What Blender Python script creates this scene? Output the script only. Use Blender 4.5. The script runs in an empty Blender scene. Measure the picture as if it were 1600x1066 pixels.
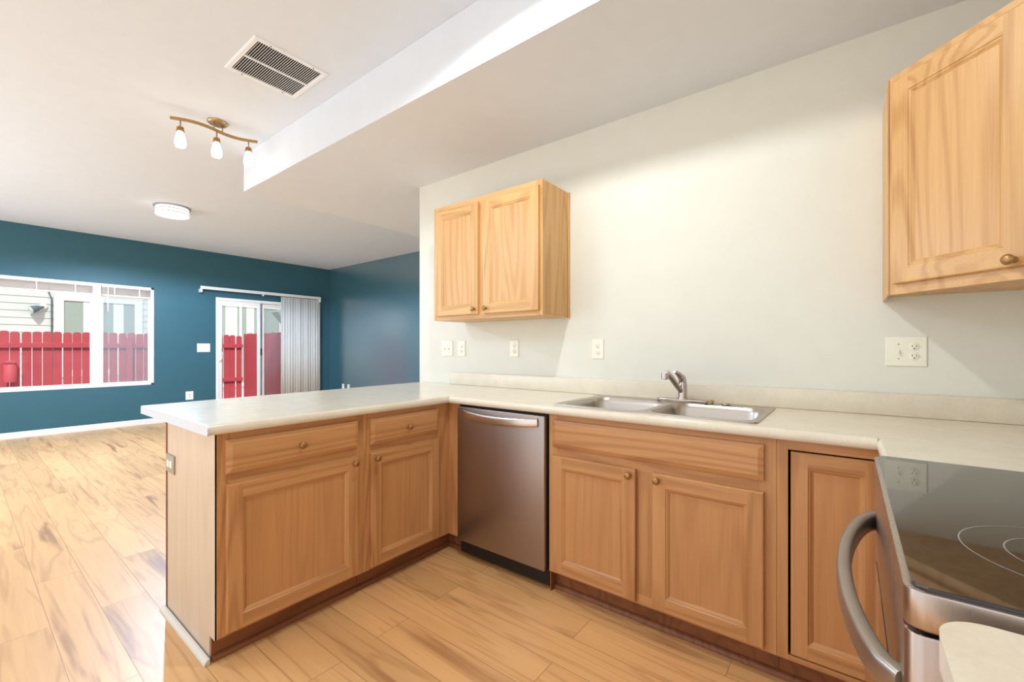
import bpy, bmesh, math, random
from mathutils import Vector, Matrix
random.seed(7)
scene = bpy.context.scene
col = scene.collection
PI = math.pi

# ------------------------------------------------------------------ camera
cam_d = bpy.data.cameras.new('camera')
cam = bpy.data.objects.new('camera', cam_d); col.objects.link(cam)
cam_d.sensor_fit = 'HORIZONTAL'; cam_d.sensor_width = 36.0
cam_d.lens = 36.0 * 678.28 / 1600
cam_d.shift_y = 10.95 / 1600
cam_d.clip_start = 0.02; cam_d.clip_end = 200
cam.location = (-2.4104, -1.8722, 1.1963)
cam.rotation_euler = (PI / 2, 0, math.radians(37.8384 - 90))
scene.camera = cam

# ------------------------------------------------------------------ world, exposure
world = bpy.data.worlds.new('world'); scene.world = world; world.use_nodes = True
bg = world.node_tree.nodes['Background']
bg.inputs[0].default_value = (1.0, 0.99, 0.97, 1); bg.inputs[1].default_value = 1.3
scene.view_settings.view_transform = 'Standard'
scene.view_settings.look = 'None'
scene.view_settings.exposure = 0.24
scene.view_settings.gamma = 1.0
scene.view_settings.use_curve_mapping = False
scene.cycles.use_denoising = True
scene.cycles.max_bounces = 10
scene.cycles.diffuse_bounces = 6
scene.cycles.sample_clamp_indirect = 8
SUN_E, KITCHEN_W, DOME_W, FILL_DRUM_W, BULB_W = 4.0, 46.0, 280.0, 70.0, 0.55
sun_d = bpy.data.lights.new('sun', 'SUN'); sun_d.energy = SUN_E; sun_d.angle = 0.05
sun = bpy.data.objects.new('sun', sun_d); col.objects.link(sun)
sun.rotation_euler = (math.radians(38), 0, math.radians(-25)); sun.location = (0, 9, 8)

fill_d = bpy.data.lights.new('side_fill', 'AREA'); fill_d.shape = 'RECTANGLE'; fill_d.size = 3.2; fill_d.size_y = 2.0
fill_d.energy = 42.0; fill_d.color = (.72, .88, 1.0)      # added fill lamp at the open left side, brightens the far right wall
fill_lamp = bpy.data.objects.new('side_fill', fill_d); col.objects.link(fill_lamp)
fill_lamp.location = (-3.95, 4.2, 1.15); fill_lamp.rotation_euler = (PI / 2, 0, -PI / 2)

# ------------------------------------------------------------------ materials
def nt(name):
    m = bpy.data.materials.new(name); m.use_nodes = True
    t = m.node_tree
    return m, t, t.nodes['Principled BSDF']
def lin(c):
    return tuple(((v / 255) / 12.92 if v / 255 <= 0.04045 else ((v / 255 + 0.055) / 1.055) ** 2.4) for v in c) + (1,)
def plain(name, rgb, rough=0.5, metal=0.0, bump=0.0, bscale=200, spec=0.5, vary=0.03, vscale=8, coat=0.0):
    m, t, b = nt(name)
    N, L = t.nodes.new, t.links.new
    tc = N('ShaderNodeTexCoord')
    nz = N('ShaderNodeTexNoise'); nz.inputs['Scale'].default_value = vscale; nz.inputs['Detail'].default_value = 3
    L(tc.outputs['Object'], nz.inputs['Vector'])
    mx = N('ShaderNodeMix'); mx.data_type = 'RGBA'
    c = lin(rgb)
    mx.inputs[6].default_value = tuple(max(0, v * (1 - vary)) for v in c[:3]) + (1,)
    mx.inputs[7].default_value = tuple(min(1, v * (1 + vary)) for v in c[:3]) + (1,)
    L(nz.outputs['Fac'], mx.inputs[0]); L(mx.outputs[2], b.inputs['Base Color'])
    b.inputs['Roughness'].default_value = rough; b.inputs['Metallic'].default_value = metal
    b.inputs['Specular IOR Level'].default_value = spec
    if coat:
        b.inputs['Coat Weight'].default_value = coat; b.inputs['Coat IOR'].default_value = 2.3; b.inputs['Coat Roughness'].default_value = 0.22
    if bump:
        n2 = N('ShaderNodeTexNoise'); n2.inputs['Scale'].default_value = bscale; n2.inputs['Detail'].default_value = 2
        L(tc.outputs['Object'], n2.inputs['Vector'])
        bp = N('ShaderNodeBump'); bp.inputs['Strength'].default_value = bump; bp.inputs['Distance'].default_value = 0.002
        L(n2.outputs['Fac'], bp.inputs['Height']); L(bp.outputs['Normal'], b.inputs['Normal'])
    return m
def oak(name, axis, light, dark, rough=0.38, figure=1.0):
    """oak: fine pores and nested cathedral figure, both drawn out along the grain axis"""
    m, t, b = nt(name)
    N, L = t.nodes.new, t.links.new
    tc = N('ShaderNodeTexCoord')
    def mapped(across, along, off):
        mp = N('ShaderNodeMapping')
        s = [across] * 3; s['XYZ'.index(axis)] = along
        mp.inputs['Scale'].default_value = s; mp.inputs['Location'].default_value = off
        L(tc.outputs['Object'], mp.inputs['Vector']); return mp
    n1 = N('ShaderNodeTexNoise'); n1.inputs['Scale'].default_value = 1; n1.inputs['Detail'].default_value = 1.5
    n1.inputs['Roughness'].default_value = 0.4
    L(mapped(6.0, 0.45, (3.1, 1.7, 0.3)).outputs[0], n1.inputs['Vector'])
    mul = N('ShaderNodeMath'); mul.operation = 'MULTIPLY'; mul.inputs[1].default_value = 62
    L(n1.outputs['Fac'], mul.inputs[0])
    sn = N('ShaderNodeMath'); sn.operation = 'SINE'; L(mul.outputs[0], sn.inputs[0])
    mr = N('ShaderNodeMapRange'); mr.inputs[1].default_value = -0.2; mr.inputs[2].default_value = 1.0
    L(sn.outputs[0], mr.inputs[0])
    n2 = N('ShaderNodeTexNoise'); n2.inputs['Scale'].default_value = 1; n2.inputs['Detail'].default_value = 3
    L(mapped(170, 5, (0, 0, 0)).outputs[0], n2.inputs['Vector'])
    n3 = N('ShaderNodeTexNoise'); n3.inputs['Scale'].default_value = 1; n3.inputs['Detail'].default_value = 2
    L(mapped(9, 0.8, (7, 2, 5)).outputs[0], n3.inputs['Vector'])
    a = N('ShaderNodeMath'); a.operation = 'MULTIPLY'; a.inputs[1].default_value = 0.30 * figure
    L(mr.outputs[0], a.inputs[0])
    c = N('ShaderNodeMath'); c.operation = 'MULTIPLY_ADD'; c.inputs[1].default_value = 0.42
    L(n2.outputs['Fac'], c.inputs[0]); L(a.outputs[0], c.inputs[2])
    d = N('ShaderNodeMath'); d.operation = 'MULTIPLY_ADD'; d.inputs[1].default_value = 0.45; 
    L(n3.outputs['Fac'], d.inputs[0]); L(c.outputs[0], d.inputs[2])
    mx = N('ShaderNodeMix'); mx.data_type = 'RGBA'
    mx.inputs[6].default_value = lin(light); mx.inputs[7].default_value = lin(dark)
    L(d.outputs[0], mx.inputs[0]); L(mx.outputs[2], b.inputs['Base Color'])
    b.inputs['Roughness'].default_value = rough
    bp = N('ShaderNodeBump'); bp.inputs['Strength'].default_value = 0.08; bp.inputs['Distance'].default_value = 0.001
    L(n2.outputs['Fac'], bp.inputs['Height']); L(bp.outputs['Normal'], b.inputs['Normal'])
    return m
def floor_mat():
    m, t, b = nt('plank_floor')
    N, L = t.nodes.new, t.links.new
    def M(op, a, bb=None, c=None):
        n = N('ShaderNodeMath'); n.operation = op
        for i, v in enumerate((a, bb, c)):
            if v is None: continue
            if isinstance(v, (int, float)): n.inputs[i].default_value = v
            else: L(v, n.inputs[i])
        return n.outputs[0]
    tc = N('ShaderNodeTexCoord'); sp = N('ShaderNodeSeparateXYZ'); L(tc.outputs['Object'], sp.inputs[0])
    x, y = sp.outputs[0], sp.outputs[1]
    PW, PL = 0.1635, 1.2
    r = M('DIVIDE', M('ADD', x, 2.155), PW); row = M('FLOOR', r); rf = M('SUBTRACT', r, row)
    odd = M('MODULO', M('ADD', row, 100), 2)
    jit = M('MULTIPLY', M('SINE', M('MULTIPLY', row, 12.7)), 0.04)
    off = M('ADD', M('ADD', M('MULTIPLY', odd, 0.545), 0.154), jit)
    q = M('SUBTRACT', M('DIVIDE', y, PL), off); pl = M('FLOOR', q); qf = M('SUBTRACT', q, pl)
    cb = N('ShaderNodeCombineXYZ'); L(row, cb.inputs[0]); L(pl, cb.inputs[1])
    wn = N('ShaderNodeTexWhiteNoise'); wn.noise_dimensions = '3D'; L(cb.outputs[0], wn.inputs['Vector'])
    # grain coordinates shifted per plank
    def gvec(ax, ay, k):
        c = N('ShaderNodeCombineXYZ')
        L(M('MULTIPLY_ADD', x, ax, M('MULTIPLY', wn.outputs['Value'], 37 * k)), c.inputs[0])
        L(M('MULTIPLY', y, ay), c.inputs[1]); L(M('MULTIPLY', wn.outputs['Value'], 11), c.inputs[2])
        return c.outputs[0]
    def noise(vec, det, dist=0.0):
        n = N('ShaderNodeTexNoise'); n.inputs['Scale'].default_value = 1; n.inputs['Detail'].default_value = det
        n.inputs['Distortion'].default_value = dist
        L(vec, n.inputs['Vector']); return n.outputs['Fac']
    n1 = noise(gvec(8, 0.6, 1), 2.0, 0.5)
    contour = M('SINE', M('MULTIPLY', n1, 40))
    def rng(v, lo, hi, smooth=False):
        n = N('ShaderNodeMapRange'); n.inputs[1].default_value = lo; n.inputs[2].default_value = hi
        if smooth: n.interpolation_type = 'SMOOTHSTEP'
        L(v, n.inputs[0]); return n.outputs[0]
    streak = rng(contour, 0.55, 1.0)
    n2 = noise(gvec(13, 1.1, 2), 3, 0.4)
    knots = M('MULTIPLY', rng(n2, 0.56, 0.72, True), rng(n1, 0.42, 0.6))
    fine = noise(gvec(120, 4, 1), 2)
    fac = M('ADD', M('ADD', M('MULTIPLY', streak, 0.21), M('MULTIPLY', fine, 0.25)), M('MULTIPLY', n2, 0.35))
    mx = N('ShaderNodeMix'); mx.data_type = 'RGBA'
    mx.inputs[6].default_value = lin((240, 192, 132)); mx.inputs[7].default_value = lin((166, 108, 60))
    L(fac, mx.inputs[0])
    mk = N('ShaderNodeMix'); mk.data_type = 'RGBA'; mk.inputs[7].default_value = lin((140, 90, 54))
    L(M('MULTIPLY', knots, 0.8), mk.inputs[0]); L(mx.outputs[2], mk.inputs[6])
    hs = N('ShaderNodeHueSaturation'); L(mk.outputs[2], hs.inputs['Color'])
    L(M('MULTIPLY_ADD', wn.outputs['Value'], 0.22, 0.89), hs.inputs['Value'])
    # seams
    e = M('MINIMUM', M('MULTIPLY', M('MINIMUM', rf, M('SUBTRACT', 1.0, rf)), PW), M('MULTIPLY', M('MINIMUM', qf, M('SUBTRACT', 1.0, qf)), PL))
    seam = rng(e, 0.0005, 0.0016)
    ms = N('ShaderNodeMix'); ms.data_type = 'RGBA'; ms.inputs[6].default_value = lin((150, 106, 68))
    L(seam, ms.inputs[0]); L(hs.outputs[0], ms.inputs[7])
    L(ms.outputs[2], b.inputs['Base Color'])
    b.inputs['Roughness'].default_value = 0.42; b.inputs['Coat Weight'].default_value = 0.3; b.inputs['Coat Roughness'].default_value = 0.36
    bp = N('ShaderNodeBump'); bp.inputs['Strength'].default_value = 0.25; bp.inputs['Distance'].default_value = 0.001
    L(M('ADD', seam, M('MULTIPLY', fine, 0.1)), bp.inputs['Height']); L(bp.outputs['Normal'], b.inputs['Normal'])
    return m
def steel(name, rgb, rough, axis='Z', aniso=0.0):
    m, t, b = nt(name)
    N, L = t.nodes.new, t.links.new
    tc = N('ShaderNodeTexCoord'); mp = N('ShaderNodeMapping')
    s = [260.0] * 3; s['XYZ'.index(axis)] = 3; mp.inputs['Scale'].default_value = s
    L(tc.outputs['Object'], mp.inputs['Vector'])
    n = N('ShaderNodeTexNoise'); n.inputs['Scale'].default_value = 1; n.inputs['Detail'].default_value = 2
    L(mp.outputs[0], n.inputs['Vector'])
    mr = N('ShaderNodeMapRange'); mr.inputs[3].default_value = rough - 0.05; mr.inputs[4].default_value = rough + 0.07
    L(n.outputs['Fac'], mr.inputs[0]); L(mr.outputs[0], b.inputs['Roughness'])
    b.inputs['Base Color'].default_value = lin(rgb); b.inputs['Metallic'].default_value = 1.0
    bp = N('ShaderNodeBump'); bp.inputs['Strength'].default_value = 0.03; bp.inputs['Distance'].default_value = 0.0005
    L(n.outputs['Fac'], bp.inputs['Height']); L(bp.outputs['Normal'], b.inputs['Normal'])
    return m
def emit(name, rgb, strength, base=(250, 250, 250)):
    m, t, b = nt(name)
    b.inputs['Base Color'].default_value = lin(base); b.inputs['Roughness'].default_value = 0.3
    b.inputs['Emission Color'].default_value = lin(rgb); b.inputs['Emission Strength'].default_value = strength
    return m
def glass(name, tint=(255, 255, 255), alpha=0.08, rough=0.0):
    """thin pane: mostly clear with a mirror sheen"""
    m = bpy.data.materials.new(name); m.use_nodes = True; t = m.node_tree
    for n in list(t.nodes): t.nodes.remove(n)
    N, L = t.nodes.new, t.links.new
    out = N('ShaderNodeOutputMaterial'); tr = N('ShaderNodeBsdfTransparent'); gl = N('ShaderNodeBsdfGlossy')
    tr.inputs[0].default_value = lin(tint); gl.inputs['Roughness'].default_value = rough
    fr = N('ShaderNodeFresnel'); fr.inputs[0].default_value = 1.3
    mx = N('ShaderNodeMixShader'); L(fr.outputs[0], mx.inputs[0]); L(tr.outputs[0], mx.inputs[1]); L(gl.outputs[0], mx.inputs[2])
    L(mx.outputs[0], out.inputs[0]); return m
def mesh_screen(name, rgb, cover):
    m = bpy.data.materials.new(name); m.use_nodes = True; t = m.node_tree
    for n in list(t.nodes): t.nodes.remove(n)
    N, L = t.nodes.new, t.links.new
    out = N('ShaderNodeOutputMaterial'); tr = N('ShaderNodeBsdfTransparent'); df = N('ShaderNodeBsdfDiffuse')
    df.inputs[0].default_value = lin(rgb)
    mx = N('ShaderNodeMixShader'); mx.inputs[0].default_value = cover
    L(tr.outputs[0], mx.inputs[1]); L(df.outputs[0], mx.inputs[2]); L(mx.outputs[0], out.inputs[0]); return m
def laminate():
    m, t, b = nt('laminate_stone')
    N, L = t.nodes.new, t.links.new
    tc = N('ShaderNodeTexCoord')
    n1 = N('ShaderNodeTexNoise'); n1.inputs['Scale'].default_value = 14; n1.inputs['Detail'].default_value = 6
    n2 = N('ShaderNodeTexNoise'); n2.inputs['Scale'].default_value = 150; n2.inputs['Detail'].default_value = 3
    L(tc.outputs['Object'], n1.inputs['Vector']); L(tc.outputs['Object'], n2.inputs['Vector'])
    ad = N('ShaderNodeMath'); ad.operation = 'MULTIPLY_ADD'; ad.inputs[1].default_value = 0.5
    L(n2.outputs['Fac'], ad.inputs[0])
    ha = N('ShaderNodeMath'); ha.operation = 'MULTIPLY'; ha.inputs[1].default_value = 0.6; L(n1.outputs['Fac'], ha.inputs[0]); L(ha.outputs[0], ad.inputs[2])
    mx = N('ShaderNodeMix'); mx.data_type = 'RGBA'
    mx.inputs[6].default_value = lin((236, 230, 214)); mx.inputs[7].default_value = lin((208, 198, 178))
    L(ad.outputs[0], mx.inputs[0]); L(mx.outputs[2], b.inputs['Base Color'])
    b.inputs['Roughness'].default_value = 0.2; b.inputs['Specular IOR Level'].default_value = 0.4
    return m
def slat_mat():
    m, t, b = nt('vinyl_slat')
    b.inputs['Base Color'].default_value = lin((252, 252, 250)); b.inputs['Roughness'].default_value = 0.5
    b.inputs['Transmission Weight'].default_value = 0.0
    N, L = t.nodes.new, t.links.new
    tl = N('ShaderNodeBsdfTranslucent'); tl.inputs[0].default_value = lin((240, 240, 236))
    mx = N('ShaderNodeMixShader'); mx.inputs[0].default_value = 0.25
    out = t.nodes['Material Output']
    L(b.outputs[0], mx.inputs[1]); L(tl.outputs[0], mx.inputs[2]); L(mx.outputs[0], out.inputs[0])
    return m
def siding():
    m, t, b = nt('lap_siding')
    N, L = t.nodes.new, t.links.new
    tc = N('ShaderNodeTexCoord'); nz = N('ShaderNodeTexNoise'); nz.inputs['Scale'].default_value = 3
    L(tc.outputs['Object'], nz.inputs['Vector'])
    mx = N('ShaderNodeMix'); mx.data_type = 'RGBA'; mx.inputs[6].default_value = lin((186, 186, 182)); mx.inputs[7].default_value = lin((198, 198, 194))
    L(nz.outputs['Fac'], mx.inputs[0]); L(mx.outputs[2], b.inputs['Base Color']); b.inputs['Roughness'].default_value = 0.6
    return m

OL, OD = (214, 162, 108), (158, 106, 62)
UL, UD = (228, 186, 126), (180, 130, 76)  # lighter copies of the oak: brighter light on wall cabinets put in the colour
M = dict(
    floor=floor_mat(),
    white_wall=plain('white_wall', (222, 222, 212), 0.75, bump=0.35, bscale=190),
    ceiling=plain('ceiling_white', (220, 229, 240), 0.85, bump=0.25, bscale=120),
    soffit=plain('soffit_white', (220, 226, 234), 0.85, bump=0.25, bscale=120),
    teal_satin=plain('teal_satin', (50, 98, 113), 0.35, bump=0.25, bscale=170, vary=0.05, spec=1.0, coat=1.0),
    teal=plain('teal_wall', (50, 98, 113), 0.5, bump=0.25, bscale=170, vary=0.05),
    base_white=plain('trim_white', (236, 234, 230), 0.4),
    oak_x=oak('oak_x', 'X', OL, OD), oak_y=oak('oak_y', 'Y', OL, OD), oak_z=oak('oak_z', 'Z', OL, OD),
    up_y=oak('oak_lit_y', 'Y', UL, UD), up_x=oak('oak_lit_x', 'X', UL, UD), up_z=oak('oak_lit_z', 'Z', UL, UD), up_panel=oak('oak_lit_panel', 'Z', (230, 188, 130), (180, 128, 76), figure=0.7),
    panel=oak('oak_panel', 'Z', (212, 158, 104), (164, 112, 68), figure=0.45),
    oak_end=oak('oak_end', 'Z', (212, 196, 176), (180, 156, 132), rough=0.3, figure=0.4),
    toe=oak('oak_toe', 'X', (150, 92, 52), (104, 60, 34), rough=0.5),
    inner=plain('oak_inside', (120, 78, 46), 0.7),
    laminate=laminate(), cap=plain('laminate_cap', (198, 203, 212), 0.35),
    ss=steel('stainless', (178, 167, 161), 0.28, 'Z'), ss_y=steel('stainless_y', (205, 200, 195), 0.24, 'Y'),
    ss_x=steel('stainless_x', (172, 162, 154), 0.38, 'X'),
    dw=steel('dishwasher_steel', (166, 156, 154), 0.36, 'Z'),
    sinkss=steel('sink_steel', (186, 178, 170), 0.3, 'Y'),
    chrome=plain('chrome', (186, 176, 170), 0.13, 1.0),
    brass=plain('aged_brass', (168, 126, 80), 0.42, 0.8), nickel=plain('satin_nickel', (176, 158, 120), 0.3, 1.0),
    bronze=plain('tan_bronze', (178, 142, 92), 0.42, 0.7),
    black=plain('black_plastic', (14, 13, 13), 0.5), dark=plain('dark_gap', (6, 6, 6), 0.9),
    hobglass=plain('hob_glass', (18, 18, 20), 0.03, spec=1.0, coat=0.25), ring=plain('hob_ring', (150, 150, 150), 0.4),
    plate=plain('ivory_plastic', (236, 234, 218), 0.35), slot=plain('slot_dark', (60, 52, 46), 0.6),
    white_plastic=plain('white_plastic', (242, 242, 240), 0.35), grey_plate=plain('grey_plate', (150, 142, 126), 0.4, 0.3),
    vent=plain('vent_white', (234, 238, 244), 0.45), vent_dark=plain('duct_dark', (30, 29, 28), 0.9),
    vinyl=plain('window_vinyl', (244, 244, 244), 0.35), pane=glass('pane_glass', (248, 252, 252)),
    screen=mesh_screen('insect_screen', (190, 196, 204), 0.22),
    slat=slat_mat(), blind=plain('blind_cream', (232, 222, 212), 0.5),
    red=plain('red_stain', (176, 64, 74), 0.65, vary=0.12, vscale=6, bump=0.2, bscale=60),
    siding=siding(), trimout=plain('house_trim', (214, 212, 206), 0.5),
    house_pane=plain('house_pane', (150, 158, 150), 0.08), curtain=plain('curtain', (214, 216, 208), 0.8),
    eave=plain('eave_grey', (150, 150, 146), 0.7), ground=plain('patio_concrete', (200, 194, 186), 0.85, vary=0.08),
    lampglass=emit('bulb_glass', (255, 240, 216), 1.5), dome=emit('dome_glass', (255, 250, 244), 1.0),
    metal_grey=plain('alu_grey', (168, 172, 178), 0.35, 0.8),
    flood=plain('flood_grey', (74, 88, 96), 0.5), lens=plain('flood_lens', (196, 206, 200), 0.1),
)

# ------------------------------------------------------------------ object helpers
def world_loc(p):
    v = Vector((0, 0, 0))
    while p is not None: v += Vector(p.location); p = p.parent
    return v
class MB:
    """collects shapes in world coordinates; build() links them as ONE mesh object"""
    def __init__(s): s.bm = bmesh.new(); s.mi = 0
    def face(s, vs, mi=None):
        try: f = s.bm.faces.new(vs)
        except ValueError: return None
        f.material_index = s.mi if mi is None else mi
        return f
    def box(s, x0, x1, y0, y1, z0, z1, bev=0.0, seg=2):
        x0, x1 = sorted((x0, x1)); y0, y1 = sorted((y0, y1)); z0, z1 = sorted((z0, z1))
        v = [s.bm.verts.new((x, y, z)) for x in (x0, x1) for y in (y0, y1) for z in (z0, z1)]
        fs = [s.face([v[i] for i in q]) for q in ((0, 1, 3, 2), (4, 6, 7, 5), (0, 4, 5, 1), (2, 3, 7, 6), (0, 2, 6, 4), (1, 5, 7, 3))]
        if bev:
            es = list({e for f in fs for e in f.edges})
            bmesh.ops.bevel(s.bm, geom=es, offset=bev, segments=seg, affect='EDGES', profile=0.5)
        return s
    def prism(s, pts, z0, z1, axis='Z', bev=0.0, seg=2, which='all'):
        """polygon pts extruded along axis; pts are the two other coordinates in xyz order"""
        def P(a, b, h): return {'Z': (a, b, h), 'Y': (a, h, b), 'X': (h, a, b)}[axis]
        lo = [s.bm.verts.new(P(a, b, z0)) for a, b in pts]; hi = [s.bm.verts.new(P(a, b, z1)) for a, b in pts]
        n = len(pts); fs = [s.face(lo[::-1]), s.face(hi)]
        for i in range(n): fs.append(s.face([lo[i], lo[(i + 1) % n], hi[(i + 1) % n], hi[i]]))
        if bev:
            es = list({e for f in fs[:2] if f for e in f.edges}) if which == 'caps' else list({e for f in fs if f for e in f.edges})
            bmesh.ops.bevel(s.bm, geom=es, offset=bev, segments=seg, affect='EDGES', profile=0.5)
        return s
    def lathe(s, prof, c, axis=(0, 0, 1), n=24, smooth=True):
        a = Vector(axis).normalized(); q = a.to_track_quat('Z', 'Y'); c = Vector(c)
        rings = []
        for r, h in prof:
            if r < 1e-6: rings.append([s.bm.verts.new(c + q @ Vector((0, 0, h)))])
            else: rings.append([s.bm.verts.new(c + q @ Vector((r * math.cos(2 * PI * i / n), r * math.sin(2 * PI * i / n), h))) for i in range(n)])
        for A, B in zip(rings, rings[1:]):
            for i in range(n):
                j = (i + 1) % n
                if len(A) == 1 and len(B) == 1: continue
                if len(A) == 1: f = s.face([A[0], B[j], B[i]])
                elif len(B) == 1: f = s.face([A[i], A[j], B[0]])
                else: f = s.face([A[i], A[j], B[j], B[i]])
                if f: f.smooth = smooth
        for R, rev in ((rings[0], True), (rings[-1], False)):
            if len(R) > 1: s.face(R[::-1] if rev else R)
        return s
    def tube(s, pts, r, n=12, rads=None, flat=None, up=(0, 0, 1)):
        """swept section along pts; flat=(half width, half height) sweeps a rounded bar"""
        pts = [Vector(p) for p in pts]; rings = []
        for i, p in enumerate(pts):
            d = (pts[min(i + 1, len(pts) - 1)] - pts[max(i - 1, 0)]).normalized()
            side = d.cross(Vector(up))
            if side.length < 1e-4: side = d.cross(Vector((1, 0, 0)))
            side.normalize(); u2 = side.cross(d).normalized()
            rr = rads[i] if rads else r
            ring = []
            for k in range(n):
                an = 2 * PI * k / n; ca, sa = math.cos(an), math.sin(an)
                if flat:
                    e = 0.5
                    ca = math.copysign(abs(ca) ** e, ca) * flat[0]; sa = math.copysign(abs(sa) ** e, sa) * flat[1]
                else: ca *= rr; sa *= rr
                ring.append(s.bm.verts.new(p + side * ca + u2 * sa))
            rings.append(ring)
        for A, B in zip(rings, rings[1:]):
            for k in range(n):
                f = s.face([A[k], A[(k + 1) % n], B[(k + 1) % n], B[k]])
                if f: f.smooth = True
        s.face(rings[0][::-1]); s.face(rings[-1])
        return s
    def rings(s, P, ring_list, mats=(0, 0, 0, 0), cap=None):
        """nested rectangles (w,h,inset,n) mapped through P(u,v,n); cap closes the last ring with that material"""
        prev = None
        for (u0, u1, v0, v1, n) in ring_list:
            cur = [s.bm.verts.new(P(*q, n)) for q in ((u0, v0), (u1, v0), (u1, v1), (u0, v1))]
            if prev:
                for i in range(4): s.face([prev[i], prev[(i + 1) % 4], cur[(i + 1) % 4], cur[i]], mats[i])
            prev = cur
        if cap is not None: s.face(prev, cap)
        return s
    def build(s, name, mat, parent=None, recalc=True):
        if recalc: bmesh.ops.recalc_face_normals(s.bm, faces=s.bm.faces[:])
        off = world_loc(parent)
        for v in s.bm.verts: v.co -= off
        me = bpy.data.meshes.new(name); s.bm.to_mesh(me); s.bm.free()
        for mm in (mat if isinstance(mat, (list, tuple)) else [mat]): me.materials.append(mm)
        o = bpy.data.objects.new(name, me); col.objects.link(o)
        if parent is not None: o.parent = parent
        return o
def thing(name, label, cat, loc, group=None):
    o = bpy.data.objects.new(name, None); col.objects.link(o); o.location = loc
    o.empty_display_size = 0.05
    return tag(o, label, cat, group)
def tag(o, label, cat, group=None, kind=None):
    o['label'] = label; o['category'] = cat
    if group: o['group'] = group
    if kind: o['kind'] = kind
    return o
def struct(o, label=None):
    o['kind'] = 'structure'
    if label: o['label'] = label
    return o
def smooth(o, ang=40):
    for p in o.data.polygons: p.use_smooth = True
    o.data.set_sharp_from_angle(angle=math.radians(ang)); return o
def lamp(parent, loc, watts, rgb, radius, name='glow'):
    d = bpy.data.lights.new(name, 'POINT'); d.energy = watts; d.color = rgb; d.shadow_soft_size = radius
    o = bpy.data.objects.new(name, d); col.objects.link(o)
    o.location = Vector(loc) - world_loc(parent); o.parent = parent; return o

def spot(parent, loc, watts, rgb, radius):
    d = bpy.data.lights.new('glow', 'SPOT'); d.energy = watts; d.color = rgb; d.shadow_soft_size = radius
    d.spot_size = math.radians(172); d.spot_blend = .25
    o = bpy.data.objects.new('glow', d); col.objects.link(o)
    o.location = Vector(loc) - world_loc(parent); o.parent = parent; return o

# ------------------------------------------------------------------ the room
ZL, ZH = 2.545, 2.86            # low kitchen ceiling, high ceiling
FY, RX, BY = 6.85, 2.50, -2.595  # window wall, far right wall, wall behind the cooker
STX, STY = -0.873, 2.25         # edge and end of the low ceiling
WEND = 0.985                    # end of the kitchen wall
LX, SY = -4.0, -4.6             # how far the open plan room goes on beside and behind the camera

struct(MB().box(LX, RX, SY, FY, -0.12, 0).build('floor', M['floor']))
struct(MB().box(LX, RX + .12, SY, FY + .12, ZH, ZH + 0.12).build('ceiling', M['ceiling']))
struct(MB().box(STX, RX, BY, STY, ZL, ZH - 0.001).build('ceiling_low', M['soffit']))
struct(MB().box(0, 0.12, BY, WEND, 0, ZL).build('wall_right', M['white_wall']))
struct(MB().box(0.12, RX, WEND - .12, WEND, 0, ZL).build('wall_return', M['white_wall']))
struct(MB().box(-2.9, 0.12, BY - 0.12, BY, 0, ZH).build('wall_back', M['white_wall']))
struct(MB().box(RX, RX + .12, WEND - .12, FY + .12, 0, ZH).build('wall_far_right', M['teal_satin']))
# window wall with its two openings
WX0, WX1, WZ0, WZ1 = -2.98, -0.45, 0.615, 2.155
DX0, DX1, DZ1 = 0.40, 1.94, 2.085
w = MB()
for (a, b, c, d) in ((LX, WX0, 0, ZH), (WX0, WX1, 0, WZ0), (WX0, WX1, WZ1, ZH), (WX1, DX0, 0, ZH), (DX0, DX1, DZ1, ZH), (DX1, RX, 0, ZH)):
    w.box(a, b, FY, FY + .12, c, d)
bmesh.ops.remove_doubles(w.bm, verts=w.bm.verts[:], dist=1e-5)
struct(w.build('wall_far', M['teal']))
struct(MB().prism([(FY - .014, 0), (FY - .014, .072), (FY - .008, .082), (FY, .082), (FY, 0)], LX, DX0 - .01, 'X').build('baseboard_far', M['base_white']))
struct(MB().prism([(FY - .014, 0), (FY - .014, .072), (FY - .008, .082), (FY, .082), (FY, 0)], DX1 + .01, RX, 'X').build('baseboard_far_end', M['base_white']))
struct(MB().prism([(RX, 0), (RX - .014, 0), (RX - .014, .072), (RX - .008, .082), (RX, .082)], WEND, FY - .015, 'Y').build('baseboard_right', M['base_white']))

# window_1: white vinyl slider, two panes seen, screen over the right one
wb = MB()
y0, y1 = FY + .012, FY + .09
for (a, b, c, d) in ((WX0, WX1, WZ0, WZ0 + .034), (WX0, WX1, WZ1 - .04, WZ1), (WX0, WX0 + .04, WZ0, WZ1), (WX1 - .04, WX1, WZ0, WZ1)):
    wb.box(a, b, y0, y1, c, d, .004)
win = struct(wb.build('window_1', M['vinyl']))
for (cx, hw) in ((-1.113, .042), (-2.32, .042)):
    MB().box(cx - hw, cx + hw, y0 - .004, y1, WZ0 + .03, WZ1 - .035, .004).build('window_mullion', M['vinyl'], win)
for (a, b) in ((-2.28, -1.155), (-1.07, WX1 - .04), (WX0 + .04, -2.362)):
    s_ = MB()
    t = .028
    for q in ((a, b, WZ0 + .034, WZ0 + .034 + t), (a, b, WZ1 - .04 - t, WZ1 - .04), (a, a + t, WZ0 + .034 + t, WZ1 - .04 - t), (b - t, b, WZ0 + .034 + t, WZ1 - .04 - t)):
        s_.box(q[0], q[1], y0 + .02, y1 - .02, q[2], q[3], .003)
    sash = s_.build('window_sash', M['vinyl'], win)
    MB().box(a + t, b - t, y0 + .036, y0 + .040, WZ0 + .06, WZ1 - .066).build('window_pane', M['pane'], sash)
    if a == -1.07:
        MB().box(a + .01, b - .01, y1 - .016, y1 - .014, WZ0 + .04, WZ1 - .05).build('insect_screen', M['screen'], sash)
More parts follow.
